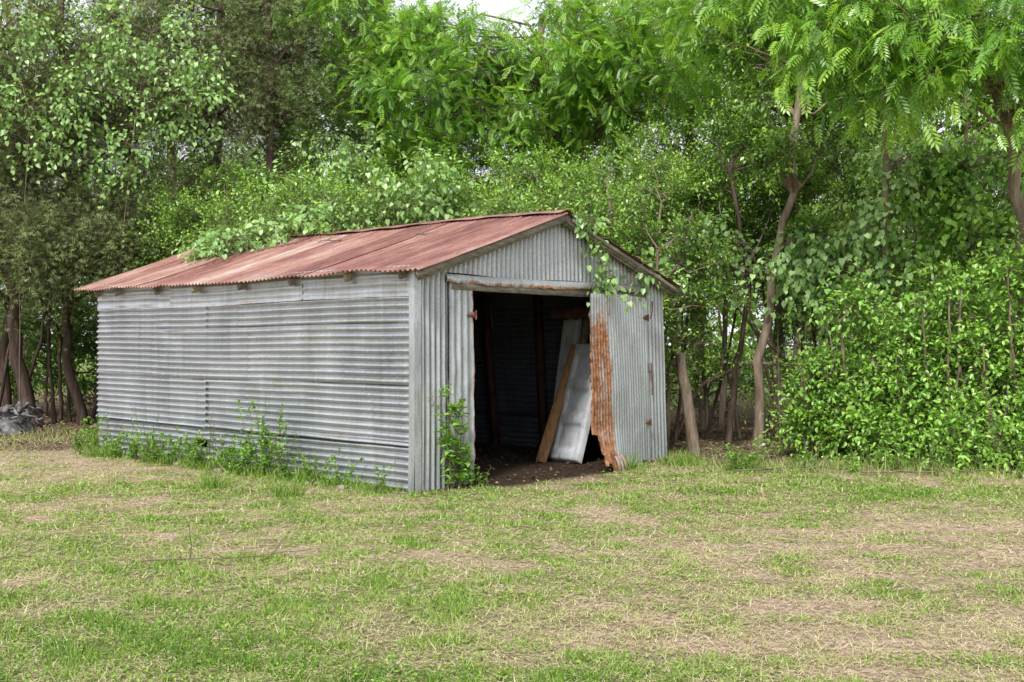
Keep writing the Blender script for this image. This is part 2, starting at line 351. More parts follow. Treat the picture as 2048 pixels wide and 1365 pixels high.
def roofside(g,sgn):
    ys=yb0; i=0
    while ys<yb1-.1:
        y1=min(ys+.66,yb1); nn=int((y1-ys)/.076*8)+2
        y=np.linspace(ys-.03,y1,nn); s=np.linspace(0,1,40)
        Sg,Yg=np.meshgrid(s,y,indexing='ij')
        ext=rng.normal(0,.012); xx=(W/2)*(1-Sg)+(xe+ext)*Sg
        zz=2.30+.316*xx+.035+.008*(i%2)
        n=.0105*np.sin(PI2*Yg/.076)+.022*(fbm(xx*1.5+sgn,Yg*1.1)-.5)-.02*np.sin(Sg*math.pi)*(.3+.7*vn(Yg*.5,Yg*0+3))
        n=n+.02*sstep(.85,1,Sg)*(vn(Yg*3,Yg*0+7)-.5)
        Xo=xx-.3*n; Zo=zz+.95*n
        if sgn<0: Xo=W-Xo
        tone=[.05,.0,.14,.0,.34,.08,.46,.20,.03,.40,.12,.3][i%12]+.06*rng.random()
        edge=.34*sstep(.05,0,Yg-ys)
        gadd(g,Xo,Yg,Zo,tone+edge*.5+.1*sstep(.9,1,Sg)); ys+=.62; i+=1
g=Geo(); roofside(g,1); roofside(g,-1)
roof=obj('roof',g.mesh('roof',M_roof,smooth=True),shed,label='rusty red brown corrugated metal roof')
g=Geo()
y=np.linspace(yb0-.01,yb1,90); t=np.linspace(-1,1,9); Yg,Tg=np.meshgrid(y,t,indexing='ij')
gadd(g,W/2+Tg*.13,Yg,2.30+.316*(W/2)+.068-np.abs(Tg)*.042+.006*np.sin(Yg*9)*np.abs(Tg),.1+.2*fbm(Yg*2,Tg))
obj('ridge_cap',g.mesh('ridge_cap',M_roof,smooth=True),roof)
for k in range(8):
    yy=[.12,1.0,2.0,3.0,4.0,5.0,6.0,6.6][k]
    g=Geo(); dz=.04
    beam(g,(xe+.07+rng.normal(0,.015),yy,2.30+.316*(xe+.07)-dz),(W/2,yy,2.30+.316*W/2-dz),.042,.09)
    beam(g,(W-xe-.07,yy+.05,2.30+.316*(xe+.07)-dz),(W/2,yy+.05,2.30+.316*W/2-dz),.042,.09)
    g.V=[warp(v) for v in g.V]; obj('rafter',g.mesh('rafter',M_woodL if k in (1,4) else M_wood),roof)
for s in (1,-1):
    g=Geo()
    xa=xe+.03 if s>0 else W-xe+.02-.1; 
    beam(g,(xa,yb0+.03,2.30+.316*(xe+.03)-.025),(W/2,yb0+.03,2.30+.316*W/2-.03),.025,.085,seg=8,jit=.003)
    beam(g,(xa+s*.05,yb0+.062,2.30+.316*(xe+.03)-.06),(W/2,yb0+.062,2.30+.316*W/2-.06),.03,.06,seg=8,jit=.002)
    if s<0: beam(g,(W/2+.1,yb0+.005,2.30+.316*W/2-.05),(W+.18,yb0+.0,2.19),.02,.05,seg=8,jit=.006)
    g.V=[warp(v) for v in g.V]
    obj('rake_board',g.mesh('rake_board',M_wood),roof,label='weathered grey board along the gable edge')
for (xx,yy,tp) in ((4.45,3.0,.1),(4.47,2.05,0),(4.45,1.1,0),(4.45,4.6,0),(.1,2,0),(.1,4.3,0)):
    g=Geo(); beam(g,(xx,yy,0),(xx-tp,yy+.03,2.25),.09,.1,up=(0,1,0)); g.V=[warp(v) for v in g.V]
    obj('post',g.mesh('post',M_dark),shed)
g=Geo(); beam(g,(4.34,3.0,1.75),(4.31,3.02,2.2),.09,.03,up=(0,1,0)); obj('post_brace',g.mesh('post_brace',M_woodL),shed)
# door (open leaf)
g=Geo()
S=np.linspace(0,1.80,200); T=np.linspace(0,1,130); Sg,Tg=np.meshgrid(S,T,indexing='ij')
th=np.radians(12.5-1.0*Tg)
s_=np.sin(PI2*Sg/PT)
D=.013*s_+.05*(fbm(Sg*1.3,Tg*2)-.5)*sstep(0,.5,Sg)+.03*sstep(1.15,1.5,Sg)*(fbm(Sg*5,Tg*9)-.5)
D=D+.09*sstep(.30,0,Tg)*sstep(.6,1.4,Sg)
zb=.0-.09*sstep(.2,1.0,Sg)+.07*(vn(Sg*14,Sg*0+3)-.5)
Zg=zb+(2.115+.02*np.sin(Sg*2)-zb)*Tg
X=4.12-Sg*np.cos(th)+D*np.sin(th); Y=-.06-Sg*np.sin(th)-D*np.cos(th)
lim=1.68+.07*(1-Tg)-.012*vn(Tg*9,Tg*0+2)-.11*sstep(.24,.225,Tg)-.13*sstep(.15,.11,Tg)-.16*sstep(.075,.055,Tg)-.03*vn(Tg*24,Tg*0+5)*sstep(.45,.1,Tg)+.010*(vn(Tg*50,Tg*0)-.5)
keep=Sg<lim
patch=fbm(Sg*3+7,Tg*4+2)
rust=-.08+.62*sstep(.95,1.22,Sg)*(.45+.75*patch)+.36*sstep(.20,.0,Tg)*sstep(.5,1.1,Sg)+.10*sstep(.10,0,lim-Sg)+.09*sstep(.6,1.1,Sg)+.10*sstep(.08,0,Tg)
rust=rust-.25*sstep(.74,.98,Tg)*sstep(.8,1.4,Sg)
gadd(g,X,Y,Zg,rust,keep,groove_shade=sstep(.2,-1,s_)*.55)
door=obj('door',g.mesh('door',M_galvF,smooth=True),shed,label='open corrugated metal door leaf with rust and torn edge')
for zz in (.35,1.1,1.85):
    g=Geo(); th=math.radians(11.5); e=1.2 if zz<.5 else 1.55
    beam(g,(4.12-.05,-.01,zz),(4.12-e*math.cos(th),.01-e*math.sin(th),zz+.01),.03,.09,seg=2)
    g.V=[warp(v) for v in g.V]; obj('door_batten',g.mesh('door_batten',M_wood),door)
for (s0,ln,w) in ((1.28,.24,.10),(1.10,.22,.08),(1.19,.26,.06)):
    g=Geo(); th=math.radians(12.5); t=np.linspace(0,1,12); q=np.linspace(-.5,.5,5); Tg,Qg=np.meshgrid(t,q,indexing='ij')
    sx=s0+Qg*w*(1-.6*Tg)+.05*Tg*np.sin(Tg*4)
    gadd(g,4.12-sx*np.cos(th),-.18-sx*np.sin(th)-.07*np.sin(Tg*2.5)+.02*np.abs(Qg),.18-Tg*ln,.42)
    obj('torn_strip',g.mesh('torn_strip',M_galvF,smooth=True),door,label='rusted torn metal hanging at the door foot')
def hinge(parent,x,y,z,sg,sc_=1.0):
    g=Geo()
    q=[(0,0,-.04),(0,0,.04),(sg*.12*sc_,0,.012),(sg*.12*sc_,0,-.012)]
    V=[np.array([x,y,z])+np.array(p) for p in q]+[np.array([x,y-.008,z])+np.array(p) for p in q]
    g.add(V,BOXF); tube(g,[(x,y-.01,z-.05),(x,y-.01,z),(x,y-.01,z+.05)],[.009]*3,8)
    for dx in (.03,.06,.1):
        beam(g,(x+sg*dx,y-.004,z),(x+sg*dx,y-.016,z),.012,.012,up=(0,0,1))
    g.V=[warp(v) for v in g.V]; obj('hinge',g.mesh('hinge',M_iron),parent)
hinge(jamb,.84,-.075,1.83,-1); hinge(door,4.13,-.085,1.86,-1); hinge(door,4.13,-.085,.5,-1)
g=Geo()
tube(g,[(4.22,-.06,1.18),(4.22,-.065,1.0),(4.225,-.06,.85)],[.009]*3,6)
th=np.linspace(0,math.pi,8)
tube(g,[(4.19+.03*math.cos(a),-.06,1.2-.05*math.sin(a)) for a in th],[.008]*8,6)
tube(g,[(4.16,-.06,1.19),(4.16,-.06,1.27)],[.008]*2,6); tube(g,[(4.22,-.06,1.17),(4.22,-.06,1.27)],[.008]*2,6)
g.V=[warp(v) for v in g.V]; obj('latch',g.mesh('latch',M_iron),shed,label='rusty latch hook and rod')
g=Geo(); tube(g,[(4.25,-.05,1.85),(4.27,-.065,1.95),(4.3,-.05,2.08)],[.009]*3,6); g.V=[warp(v) for v in g.V]; obj('bent_wire',g.mesh('bent_wire',M_iron),shed)

# ---------------------------------------------------------------- things inside the shed
def panel(name,P0,ax,up,w,h,t,label,cat,mat,ribs=True):
    ax=np.array(ax,float);ax/=np.linalg.norm(ax);up=np.array(up,float);up/=np.linalg.norm(up)
    n=np.cross(ax,up); n/=np.linalg.norm(n)
    nu,nv=50,80
    u=np.linspace(0,1,nu); v=np.linspace(0,1,nv); Ug,Vg=np.meshgrid(u,v,indexing='ij')
    e=np.minimum(np.minimum(Ug,1-Ug)*w,np.minimum(Vg,1-Vg)*h)
    d=t*np.sqrt(np.clip(1-(1-np.clip(e/.05,0,1))**2,0,1))
    if ribs:
        for (a,b_) in ((.08,.33),(.38,.62),(.67,.92)):
            m_=sstep(0,.04,np.minimum(Vg-a,b_-Vg))*sstep(0,.06,np.minimum(Ug-.14,.86-Ug)); d=d-.035*m_
    P=np.array(P0)[None,None]+Ug[...,None]*w*ax+Vg[...,None]*h*up+d[...,None]*n
    Pb=np.array(P0)[None,None]+Ug[...,None]*w*ax+Vg[...,None]*h*up-.004*n
    g=Geo(); g.add(P.reshape(-1,3),grid(nu,nv)); g.add(Pb.reshape(-1,3),grid(nu,nv)[:,::-1])
    return obj(name,g.mesh(name,mat,off=P0,smooth=True),None,loc=P0,label=label,category=cat)
panel('appliance_door',(.52,14.35,.0),(.62,-.78,0),(.92*.42,.4*.42,1.60),.58,1.58,.08,'dirty white metal panel leaning inside the shed doorway','panel',M_white)
panel('refrigerator_door',(.50,15.1,.02),(.55,-.5,0),(.24,.1,1.85),.30,1.9,.07,'tall white narrow panel standing behind the brown plank','panel',M_white,False)
g=Geo(); beam(g,(.37,14.1,.0),(.86,14.6,1.50),.14,.04,up=(0,-1,.3),seg=6,jit=.002)
obj('plank',g.mesh('plank',M_plank,off=(.37,14.1,0)),None,loc=(.37,14.1,0),label='brown wooden plank leaning inside the shed doorway',category='plank')
for (a0,a1,mt,lb) in (((.84,14.2,.0),(1.22,14.5,1.75),M_wood,'grey board wedged between the panel and the door'),((.66,14.9,.0),(1.06,15.1,1.95),M_woodL,'narrow pale board standing behind the white panel')):
    g=Geo(); beam(g,a0,a1,.11,.03,up=(0,-1,.3),seg=6,jit=.002)
    obj('plank',g.mesh('plank',mt,off=a0),None,loc=a0,label=lb,category='plank')
g=Geo(); c=np.array([.80,14.65,1.93]); 
t=np.linspace(-.28,.32,24); tube(g,[c+np.array([.9*q,-.25*q,.02*q]) for q in t],.07+.03*rng.random(24),12,rough=.2)
for q in (-.28,.32): tube(g,[c+np.array([.9*q,-.25*q,.02*q]),c+np.array([.93*q,-.26*q,.02*q])],[.085,.002],12)
obj('rolled_wire',g.mesh('rolled_wire',M_dark,off=c,smooth=True),None,loc=c,label='rusty rolled bundle resting on the tall panels',category='roll')

# ---------------------------------------------------------------- ground
def axis_pts(lo,hi,step,far):
    a=np.arange(lo,hi+1e-6,step); out=[]; s=step; x=hi
    while x<far: s*=1.35; x+=s; out.append(x)
    out2=[]; s=step; x=lo
    while x>-far: s*=1.35; x-=s; out2.append(x)
    return np.concatenate([out2[::-1],a,out])
gx=axis_pts(-11,10,.07,900); gy=axis_pts(2.5,19,.07,900)
GX,GY=np.meshgrid(gx,gy,indexing='ij')
def gz(x,y): return .035*(fbm(np.asarray(x)*.45+3,np.asarray(y)*.45,3)-.5)*1.5-.012
def lush(x,y):
    n=fbm(x*.55+2,y*.9+5,5); n2=fbm(x*2.6+40,y*4+11,4)
    v=.34*(n-.5)+.52*(n2-.5)+.54
    v=v+.13*sstep(.9,-1.2,x)*sstep(8.5,5.0,y)+.05*sstep(9,11,y)*sstep(13.2,12,y)*sstep(.8,2.5,x)
    v=v-.085*sstep(.0,1.4,x)*sstep(10.2,8.6,y)*sstep(4.8,6.0,y)
    v=v+.05*sstep(11.5,10,y)*sstep(8.2,9.5,y)*sstep(1,-1,x)-.06*sstep(-1.5,-4,x)*sstep(9.5,12,y)
    return v
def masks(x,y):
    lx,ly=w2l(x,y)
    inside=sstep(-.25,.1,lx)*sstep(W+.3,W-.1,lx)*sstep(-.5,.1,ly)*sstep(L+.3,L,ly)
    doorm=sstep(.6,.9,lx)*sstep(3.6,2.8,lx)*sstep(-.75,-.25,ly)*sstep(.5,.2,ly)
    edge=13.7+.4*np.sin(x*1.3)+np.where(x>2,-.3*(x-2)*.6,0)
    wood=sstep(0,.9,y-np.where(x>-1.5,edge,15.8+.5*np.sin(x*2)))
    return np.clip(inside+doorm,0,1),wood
l=lush(GX,GY); ins,wd=masks(GX,GY)
fine=fbm(GX*7,GY*7,3)
def lerp(a,b,t): return a*(1-t[...,None])+np.array(b)*t[...,None]
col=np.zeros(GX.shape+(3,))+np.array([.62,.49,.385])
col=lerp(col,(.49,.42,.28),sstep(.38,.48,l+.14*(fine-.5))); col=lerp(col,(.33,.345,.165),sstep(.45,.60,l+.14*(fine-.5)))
col=lerp(col,(.17,.12,.085),wd*(.75+.25*fine)); col=lerp(col,(.055,.038,.028),ins)  # brown dirt floor in the shed, painted darker for interior shade
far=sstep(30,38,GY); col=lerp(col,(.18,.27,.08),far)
m,nt,b=mk('grassy_dirt'); ca=attr(nt,'col').outputs['Color']
n1=noise(nt,22,None,8,.75); n2=noise(nt,70,None,5,.7)
c=mix(nt,ramp(nt,n1,[(.40,(0,0,0)),(.60,(1,1,1))]),mix(nt,1.0,ca,(.53,.48,.43),'MULTIPLY'),mix(nt,1.0,ca,(1.25,1.22,1.2),'MULTIPLY'))
c=mix(nt,ramp(nt,n2,[(.48,(0,0,0)),(.60,(.65,.65,.65))]),c,(.14,.10,.063))  # dark specks paint in the shade of gaps in the thatch
nt.links.new(c,b.inputs['Base Color']); b.inputs['Roughness'].default_value=.95; b.inputs['Specular IOR Level'].default_value=.1
bump(nt,b,n1,1.0,.05)
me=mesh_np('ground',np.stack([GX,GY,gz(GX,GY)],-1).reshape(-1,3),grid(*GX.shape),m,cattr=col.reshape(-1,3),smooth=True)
obj('ground',me,kind='structure')

BL=([(0,-.5,0),(0,.5,0),(.55,.36,.10),(.55,-.36,.10),(1,.06,.38),(1,-.06,.38)],[(0,1,2,3),(3,2,4,5)])
def scat(n,y0=4.3,y1=17.5,ex=.62):
    d=np.exp(rng.uniform(math.log(y0),math.log(y1),n)); x=rng.uniform(-1,1,n)*(ex*d+.6); return x,d
gG=Geo()
x,y=scat(430000); l=lush(x,y); ins,wd=masks(x,y)
lx,ly=w2l(x,y); insh=(lx>-.02)&(lx<W+.05)&(ly>-.02)&(ly<L)
tuft=fbm(x*6+3,y*6,3)
keep=(rng.random(len(x))<np.clip((l-.37)*4.0,.09,.9)*(0.18+1.6*sstep(.39,.66,tuft)))&~insh&(rng.random(len(x))>ins*1.1)&(rng.random(len(x))>wd*.9)
x,y,l,tuft=x[keep],y[keep],l[keep],tuft[keep]; n=len(x)
h=(.014+.036*rng.random(n)**1.6)*(.7+.7*sstep(.50,.72,l))*(.5+1.0*tuft)
tall=rng.random(n)<.02; h[tall]*=1.9
ax=nrmz(np.stack([rng.normal(0,.6,n),rng.normal(0,.6,n),np.ones(n)],-1))
w=(.0046+.003*rng.random(n))*np.clip(y/6,.9,2.0)
a=np.clip(.45-1.3*(l-.54)+rng.normal(0,.20,n)+.35*(vn(x*1.5+9,y*1.5)-.5)-.30*(tuft-.5),0,.9)
inst(gG,BL,np.stack([x,y,gz(x,y)-.004],-1),ax,runit(n)+.01,np.stack([h,w,h*.8],-1),a)
x,y=scat(190000); l=lush(x,y); ins,wd=masks(x,y); lx,ly=w2l(x,y); insh=(lx>-.02)&(lx<W)&(ly>-.02)&(ly<L)
keep=(fbm(x*3+9,y*3+2,3)+.35*rng.random(len(x))-.3*(l-.5)>.52)&~insh&(rng.random(len(x))>ins)
x,y=x[keep],y[keep]; n=len(x)
ax=nrmz(np.stack([rng.normal(0,1,n),rng.normal(0,1,n),rng.normal(.05,.12,n)],-1)); h=.02+.07*rng.random(n)**2
w=(.0032+.0025*rng.random(n))*np.clip(y/6,.9,2.0)
inst(gG,BL,np.stack([x,y,gz(x,y)+.006+.012*rng.random(n)],-1),ax,np.array([[0,0,1.]])+.2*runit(n),np.stack([h,w,h*.15],-1),np.clip(rng.normal(.82,.14,n),.45,1))
x,y=scat(110000); l=lush(x,y); ins,wd=masks(x,y); lx,ly=w2l(x,y); insh=(lx>-.05)&(lx<W)&(ly>-.02)&(ly<L)
keep=(fbm(x*2.5+70,y*2.5,3)+ (l-.52)*1.2>.53)&~insh&(rng.random(len(x))>ins)&(wd<.5)
x,y=x[keep],y[keep]; n=len(x)
inst(gG,RH,np.stack([x,y,gz(x,y)+.008+.025*rng.random(n)],-1),runit(n)*np.array([1,1,.3]),np.array([[0,0,1.]])+.5*runit(n),(.012+.020*rng.random(n))*np.clip(y/7,.9,1.8),np.clip(rng.normal(.24,.16,n),0,.6))
def fringe(px,py,n,sp,hh,am=.3):
    x=px+rng.normal(0,sp,n); y=py+rng.normal(0,sp*.8,n)
    lx,ly=w2l(x,y); k=~((lx>-.03)&(lx<W+.03)&(ly>-.05)&(ly<L)); x=x[k];y=y[k];n=len(x)
    h=hh*(.35+.8*rng.random(n)); ax=nrmz(np.stack([rng.normal(0,.45,n),rng.normal(0,.45,n),np.ones(n)],-1))
    inst(gG,BL,np.stack([x,y,gz(x,y)-.005],-1),ax,runit(n),np.stack([h,.006+.004*rng.random(n),h*.9],-1),np.clip(rng.normal(am,.18,n),0,.95))
for i in range(65):
    xx=rng.uniform(2.0,8.5); fringe(xx,13.7-.2*(xx-2)+rng.normal(0,.3),50,.2,.10+.16*rng.random(),.42)
for i in range(80):
    yy=rng.uniform(0,L); p=l2w(-.12-.25*rng.random(),yy); fringe(p[0],p[1],40,.13,.10+.1*rng.random(),.22)
for i in range(50):
    fringe(rng.uniform(-11,-6.3),17.2+rng.normal(0,.8),30,.25,.14,.55)
for (px_,d_) in ((445,11.9),(215,15.3),(1250,13.9),(1480,13.6),(1360,14.2),(580,11.3)): fringe(gp(px_,d_),d_-.3,200,.12,.22,.15)
obj('grass',gG.mesh('grass',M_grass),kind='stuff')
gL=Geo(); n=34000
x=rng.uniform(-12,9,n); y=rng.uniform(12.0,24,n); ins,wd=masks(x,y); k=(rng.random(n)<wd*1.2)|(rng.random(n)<ins*.35); x=x[k];y=y[k];n=len(x)
lx,ly=w2l(x,y); dk=np.where((lx>0)&(lx<W)&(ly>.0)&(ly<L),.35,1.0)  # litter on the shed floor coloured darker to match the interior shade
inst(gL,RH,np.stack([x,y,gz(x,y)+.01+.015*rng.random(n)],-1),runit(n)*np.array([1,1,.25]),np.array([[0,0,1.]])+.6*runit(n),.03+.05*rng.random(n),rng.random(n)*dk)
m,nt,b=mk('dead_leaves'); nt.links.new(ramp(nt,attr(nt,'rnd').outputs['Fac'],[(0,(.05,.033,.02)),(.6,(.18,.12,.075)),(1,(.38,.29,.2))]),b.inputs['Base Color']); b.inputs['Roughness'].default_value=.8
obj('leaf_litter',gL.mesh('leaf_litter',m),kind='stuff')

# ---------------------------------------------------------------- foliage builders
def sprays(gl,gt,cen,crad,ntw,nlf,tl,ls,tpl,droop=.3,out=None,outb=.6,upb=.2,twr=.003,lateral=.02,hang=0.0,tipb=.4,bare=0.0,shade=0.0):
    Cn=len(cen); cr=rng.random(Cn)
    c=np.repeat(cen,ntw,0); n=len(c); crr=np.repeat(cr,ntw)
    o=np.zeros((n,3)) if out is None else np.repeat(out,ntw,0)
    st=c+runit(n)*(rng.random((n,1))**.6)*crad*.7
    d=nrmz(runit(n)+o*outb+np.array([0,0,upb]))
    ln=tl*(.5+.8*rng.random(n))
    if gt is not None:
        e=d.copy(); e[:,2]-=droop*.5
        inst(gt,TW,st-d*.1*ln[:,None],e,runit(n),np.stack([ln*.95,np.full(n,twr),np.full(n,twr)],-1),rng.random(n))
    if bare>0:
        m_=int(n*bare); i=rng.integers(0,n,m_)
        inst(gt,TW,st[i]+runit(m_)*.2,d[i]*.6+runit(m_)*.6,runit(m_),np.stack([tl*(.6+rng.random(m_)),np.full(m_,twr*.8),np.full(m_,twr*.8)],-1),rng.random(m_))
    s=np.tile(np.linspace(.12,1,nlf),n)+rng.normal(0,.04,n*nlf)
    D=np.repeat(d,nlf,0); Ln=np.repeat(ln,nlf); S=np.repeat(st,nlf,0)
    pos=S+D*(Ln*s)[:,None]; pos[:,2]-=droop*Ln*s*s
    tan=D.copy(); tan[:,2]-=2*droop*s
    lat=runit(len(pos)); pos+=lat*lateral
    ax=nrmz(tan)*.55+lat*.8; ax[:,2]-=hang
    nr=np.array([[0,0,1.]])+.55*runit(len(pos))-.25*np.array([[0,1,0]])
    # young tip leaves lighter; inner ones painted darker still to deepen foliage shade
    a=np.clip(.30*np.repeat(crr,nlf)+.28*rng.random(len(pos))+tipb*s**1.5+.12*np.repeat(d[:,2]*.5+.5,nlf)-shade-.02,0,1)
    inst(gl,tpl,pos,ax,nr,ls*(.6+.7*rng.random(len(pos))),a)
def ellip(cen,rad,n,shell=.42,zmin=.3):
    out=[];o2=[];it=0
    while len(out)<n and it<n*30:
        it+=1
        u=runit(1)[0]; r=rng.random()**shell
        p=np.array(cen)+u*r*np.array(rad)
        if p[2]<zmin: continue
        out.append(p);o2.append(u*r)
    return np.array(out),np.array(o2)
def inshed(P,m=.35):
    lx,ly=w2l(P[:,0],P[:,1]); zr=2.36+.316*np.minimum(np.clip(lx,-.3,9),W-lx)
    return (lx>-m)&(lx<W+m*.5)&(ly>-m)&(ly<L+m+.1)&(P[:,2]<zr)
def curve(p0,p1,n=6,jit=.08,sag=0.0):
    t=np.linspace(0,1,n)[:,None]; P=np.array(p0)*(1-t)+np.array(p1)*t
    P[1:-1]+=rng.normal(0,jit,(n-2,3)); P[:,2]+=sag*np.sin(t[:,0]*math.pi); return P
def drop_inshed(g,m=.35):
    base=0
    for i in range(len(g.V)):
        bad=inshed(g.V[i],m)
        F=g.F[i]-base; k=~bad[F].any(1); g.F[i]=g.F[i][k]; g.A[i]=g.A[i][k]; base+=len(g.V[i])
def tree(name,label,cat,base,trunks,crowns,bark,leafm,spec,group=None,limbr=.02,dm=.35):
    base=np.array(base,float); gt=Geo(); gl=Geo()
    allp=[]
    for (P,r0,r1) in trunks:
        P=np.array(P,float)
        t=np.linspace(0,1,len(P)); tt=np.linspace(0,1,16); Q=np.stack([np.interp(tt,t,P[:,i]) for i in range(3)],-1)
        Q[1:-1,:2]+=rng.normal(0,min(r0*.35,.05),(14,2))
        R=r0+(r1-r0)*tt; R[0]*=1.3
        tube(gt,Q,R,10,rough=.09); allp.append((Q,R))
    for (cen,rad,n) in crowns:
        P,o=ellip(cen,rad,n,zmin=spec.get('zmin',.3))
        k=~inshed(P,dm); P=P[k];o=o[k]
        if len(P)==0: continue
        for p in P:
            best=None
            for Q,R in allp:
                q=Q.copy(); dd=np.linalg.norm(q-p,axis=1)+ 3*np.clip(q[:,2]-p[2]+.15*np.hypot(*(q[:,:2]-p[:2]).T),0,9)
                i=int(dd.argmin())
                if best is None or dd[i]<best[0]: best=(dd[i],Q[i],R[i])
            r=min(best[2]*.6,limbr+.006*best[0]); 
            tube(gt,curve(best[1],p,6,.06*max(best[0],.5),.1*best[0]*spec.get('arch',.5)),np.linspace(r,.005,6),5)
        sp={k_:v for k_,v in spec.items() if k_ not in('zmin','arch')}
        sprays(gl,gt,P,out=nrmz(o)*np.linalg.norm(o,axis=1)[:,None],**sp)
    drop_inshed(gl,dm if dm<.1 else .35); drop_inshed(gt,dm if dm<.1 else .35)
    e=bpy.data.objects.new(name,None); COL.objects.link(e); e.location=base; e['label']=label; e['category']=cat
    if group: e['group']=group
    obj('trunk',gt.mesh('trunk',bark,off=base,smooth=True),e); obj('crown',gl.mesh('crown',leafm,off=base),e)
    return e
PRIV=dict(crad=.30,ntw=15,nlf=18,tl=.46,ls=.058,tpl=RH,droop=.12,upb=.35,lateral=.03)
WAL=dict(crad=.45,ntw=13,nlf=6,tl=.62,ls=.21,tpl=CP,droop=.25,upb=.15,lateral=.05,hang=.15,twr=.004,zmin=2)
CED=dict(crad=.45,ntw=24,nlf=12,tl=.6,ls=.115,tpl=CE,droop=.5,upb=-.05,lateral=.03,twr=.0045,zmin=1.6,tipb=.35,bare=.4)
VIN=dict(crad=.35,ntw=7,nlf=9,tl=.5,ls=.10,tpl=HE,droop=.8,upb=-.2,lateral=.05,hang=.6)
BUS=dict(crad=.30,ntw=13,nlf=10,tl=.50,ls=.070,tpl=OV,droop=.25,upb=.45,lateral=.04,hang=.2)
BGT=dict(crad=.6,ntw=14,nlf=13,tl=.7,ls=.13,tpl=RH,droop=.3,upb=.1,lateral=.06,hang=.1,zmin=2.5,shade=.05)

lab='dense privet shrub with small bright green leaves'
for i,(lx_,ly_,h,r,n) in enumerate([(5.9,1.0,3.6,1.0,44),(6.0,2.0,4.6,1.5,74),(6.0,3.5,4.6,1.6,78),(5.9,5.2,4.7,1.6,78),(5.4,7.2,4.8,1.6,76),(3.6,8.8,4.4,1.6,74)]):
    b_=l2w(lx_,ly_); tr=[]
    for k in range(4):
        a_=rng.uniform(0,6.28); tr.append(([b_+[.2*math.cos(a_),.2*math.sin(a_),-.05],b_+[.5*math.cos(a_),.5*math.sin(a_),h*.4],b_+[.9*math.cos(a_),.9*math.sin(a_),h*.8]],.05,.02))
    over=[(l2w(3.5,ly_+.6,3.5),(1.8,1.2,.45),58)] if 1<i<5 else ([(l2w(4.2,ly_,3.25),(1.1,.9,.4),24)] if i==1 else [])
    tree('privet_shrub','privet shrub with small bright leaves spilling over the shed ridge' if over else lab,'shrub',b_,tr,[(b_+[0,0,h*.62],(r,r,h*.42),n)]+over,M_bark,M_priv,PRIV,'privet shrubs behind the shed')
for i,(px_,d_,h,r,n) in enumerate([(1270,19.2,5.0,1.5,62),(1430,19.8,5.6,1.7,72),(1600,19.6,5.4,1.7,70),(1760,18.6,5.2,1.6,64),(1930,17.6,5.0,1.5,60),(2100,16.8,4.8,1.5,50)]):
    b_=np.array([gp(px_,d_),d_,0]); tr=[]
    for k in range(5):
        a_=rng.uniform(0,6.28); tr.append(([b_+[.3*math.cos(a_),.3*math.sin(a_),-.05],b_+[.6*math.cos(a_),.5*math.sin(a_),h*.4],b_+[1.0*math.cos(a_),.9*math.sin(a_),h*.8]],.045,.015))
    tree('privet_shrub','tall thicket shrub with small dark green leaves','shrub',b_,tr,[(b_+[0,0,h*.70],(r,r*.9,h*.34),n),(b_+[0,.5,1.0],(r,.7,.8),14)],M_bark,M_priv,dict(PRIV,zmin=.25,shade=.03),'thicket shrubs at the wood edge')
for i,(px_,d_,h,r) in enumerate([(1640,14.9,1.3,.45),(1730,14.5,1.9,.5),(1820,14.2,1.4,.5),(1890,13.9,2.3,.5),(1980,13.7,1.6,.55),(2060,13.5,2.6,.55),(2130,13.3,1.8,.5)]):
    b_=np.array([gp(px_,d_),d_,0]); tr=[]; cr=[]
    for k in range(6):
        a_=rng.uniform(0,6.28); tr.append(([b_+[.15*math.cos(a_),.15*math.sin(a_),-.05],b_+[.35*math.cos(a_),.3*math.sin(a_),h*.5],b_+[.5*math.cos(a_),.4*math.sin(a_),h*.95]],.022,.009))
        hz=h*(.12+.9*k/5)*(.8+.4*rng.random()); sp_=r*(1.1-.6*(k/5)**2)
        cr.append((b_+[rng.normal(0,sp_*.6),rng.normal(-.1,sp_*.4),hz],(sp_*.7,sp_*.45,.20+.12*rng.random()),int(4+8*sp_)))
    tree('leafy_bush','loose bushy shrub with bright green leaves at the lawn edge','bush',b_,tr,cr+[(b_+[0,.1,h*.35],(r,r*.5,h*.33),9),(b_+[0,-.3,.28],(r,.5,.25),8)],M_bark,M_bush,dict(BUS,zmin=.12),'leafy bushes at the lawn edge')
def VT(px_,d_,z): return (gp(px_,d_),d_,z)
tree('sapling_tree','slender leaning trunk with light brown bark','tree',VT(1515,15.9,0),[([VT(1515,15.9,-.05),VT(1520,15.9,1.3),VT(1543,15.9,2.5),VT(1578,15.9,3.7),VT(1600,16.4,5.5),VT(1570,16.6,8)],.072,.045)],
   [(VT(1650,16.4,3.1),(.7,.5,.4),10),(VT(1600,15.6,4.2),(.6,.3,.3),6),(VT(1580,17,6.3),(1.4,1.1,1.7),50)],M_bark,M_priv,dict(PRIV,ls=.075,zmin=2.3,hang=.3))
tree('sapling_tree','thin crooked trunk wrapped in green vine leaves','tree',VT(1780,15.0,0),[([VT(1790,15.0,-.05),VT(1775,15.0,1.3),VT(1768,15.0,2.6),VT(1772,15.0,4.0),VT(1750,15.2,7.5)],.055,.035)],
   [(VT(1670,15.6,2.6),(.8,.6,.5),14),(VT(1775,14.9,3.2),(.4,.3,.9),11),(VT(1840,15.4,4.2),(.6,.4,.5),9)],M_bark,M_vine,dict(VIN,ls=.085,ntw=8,zmin=1.4))
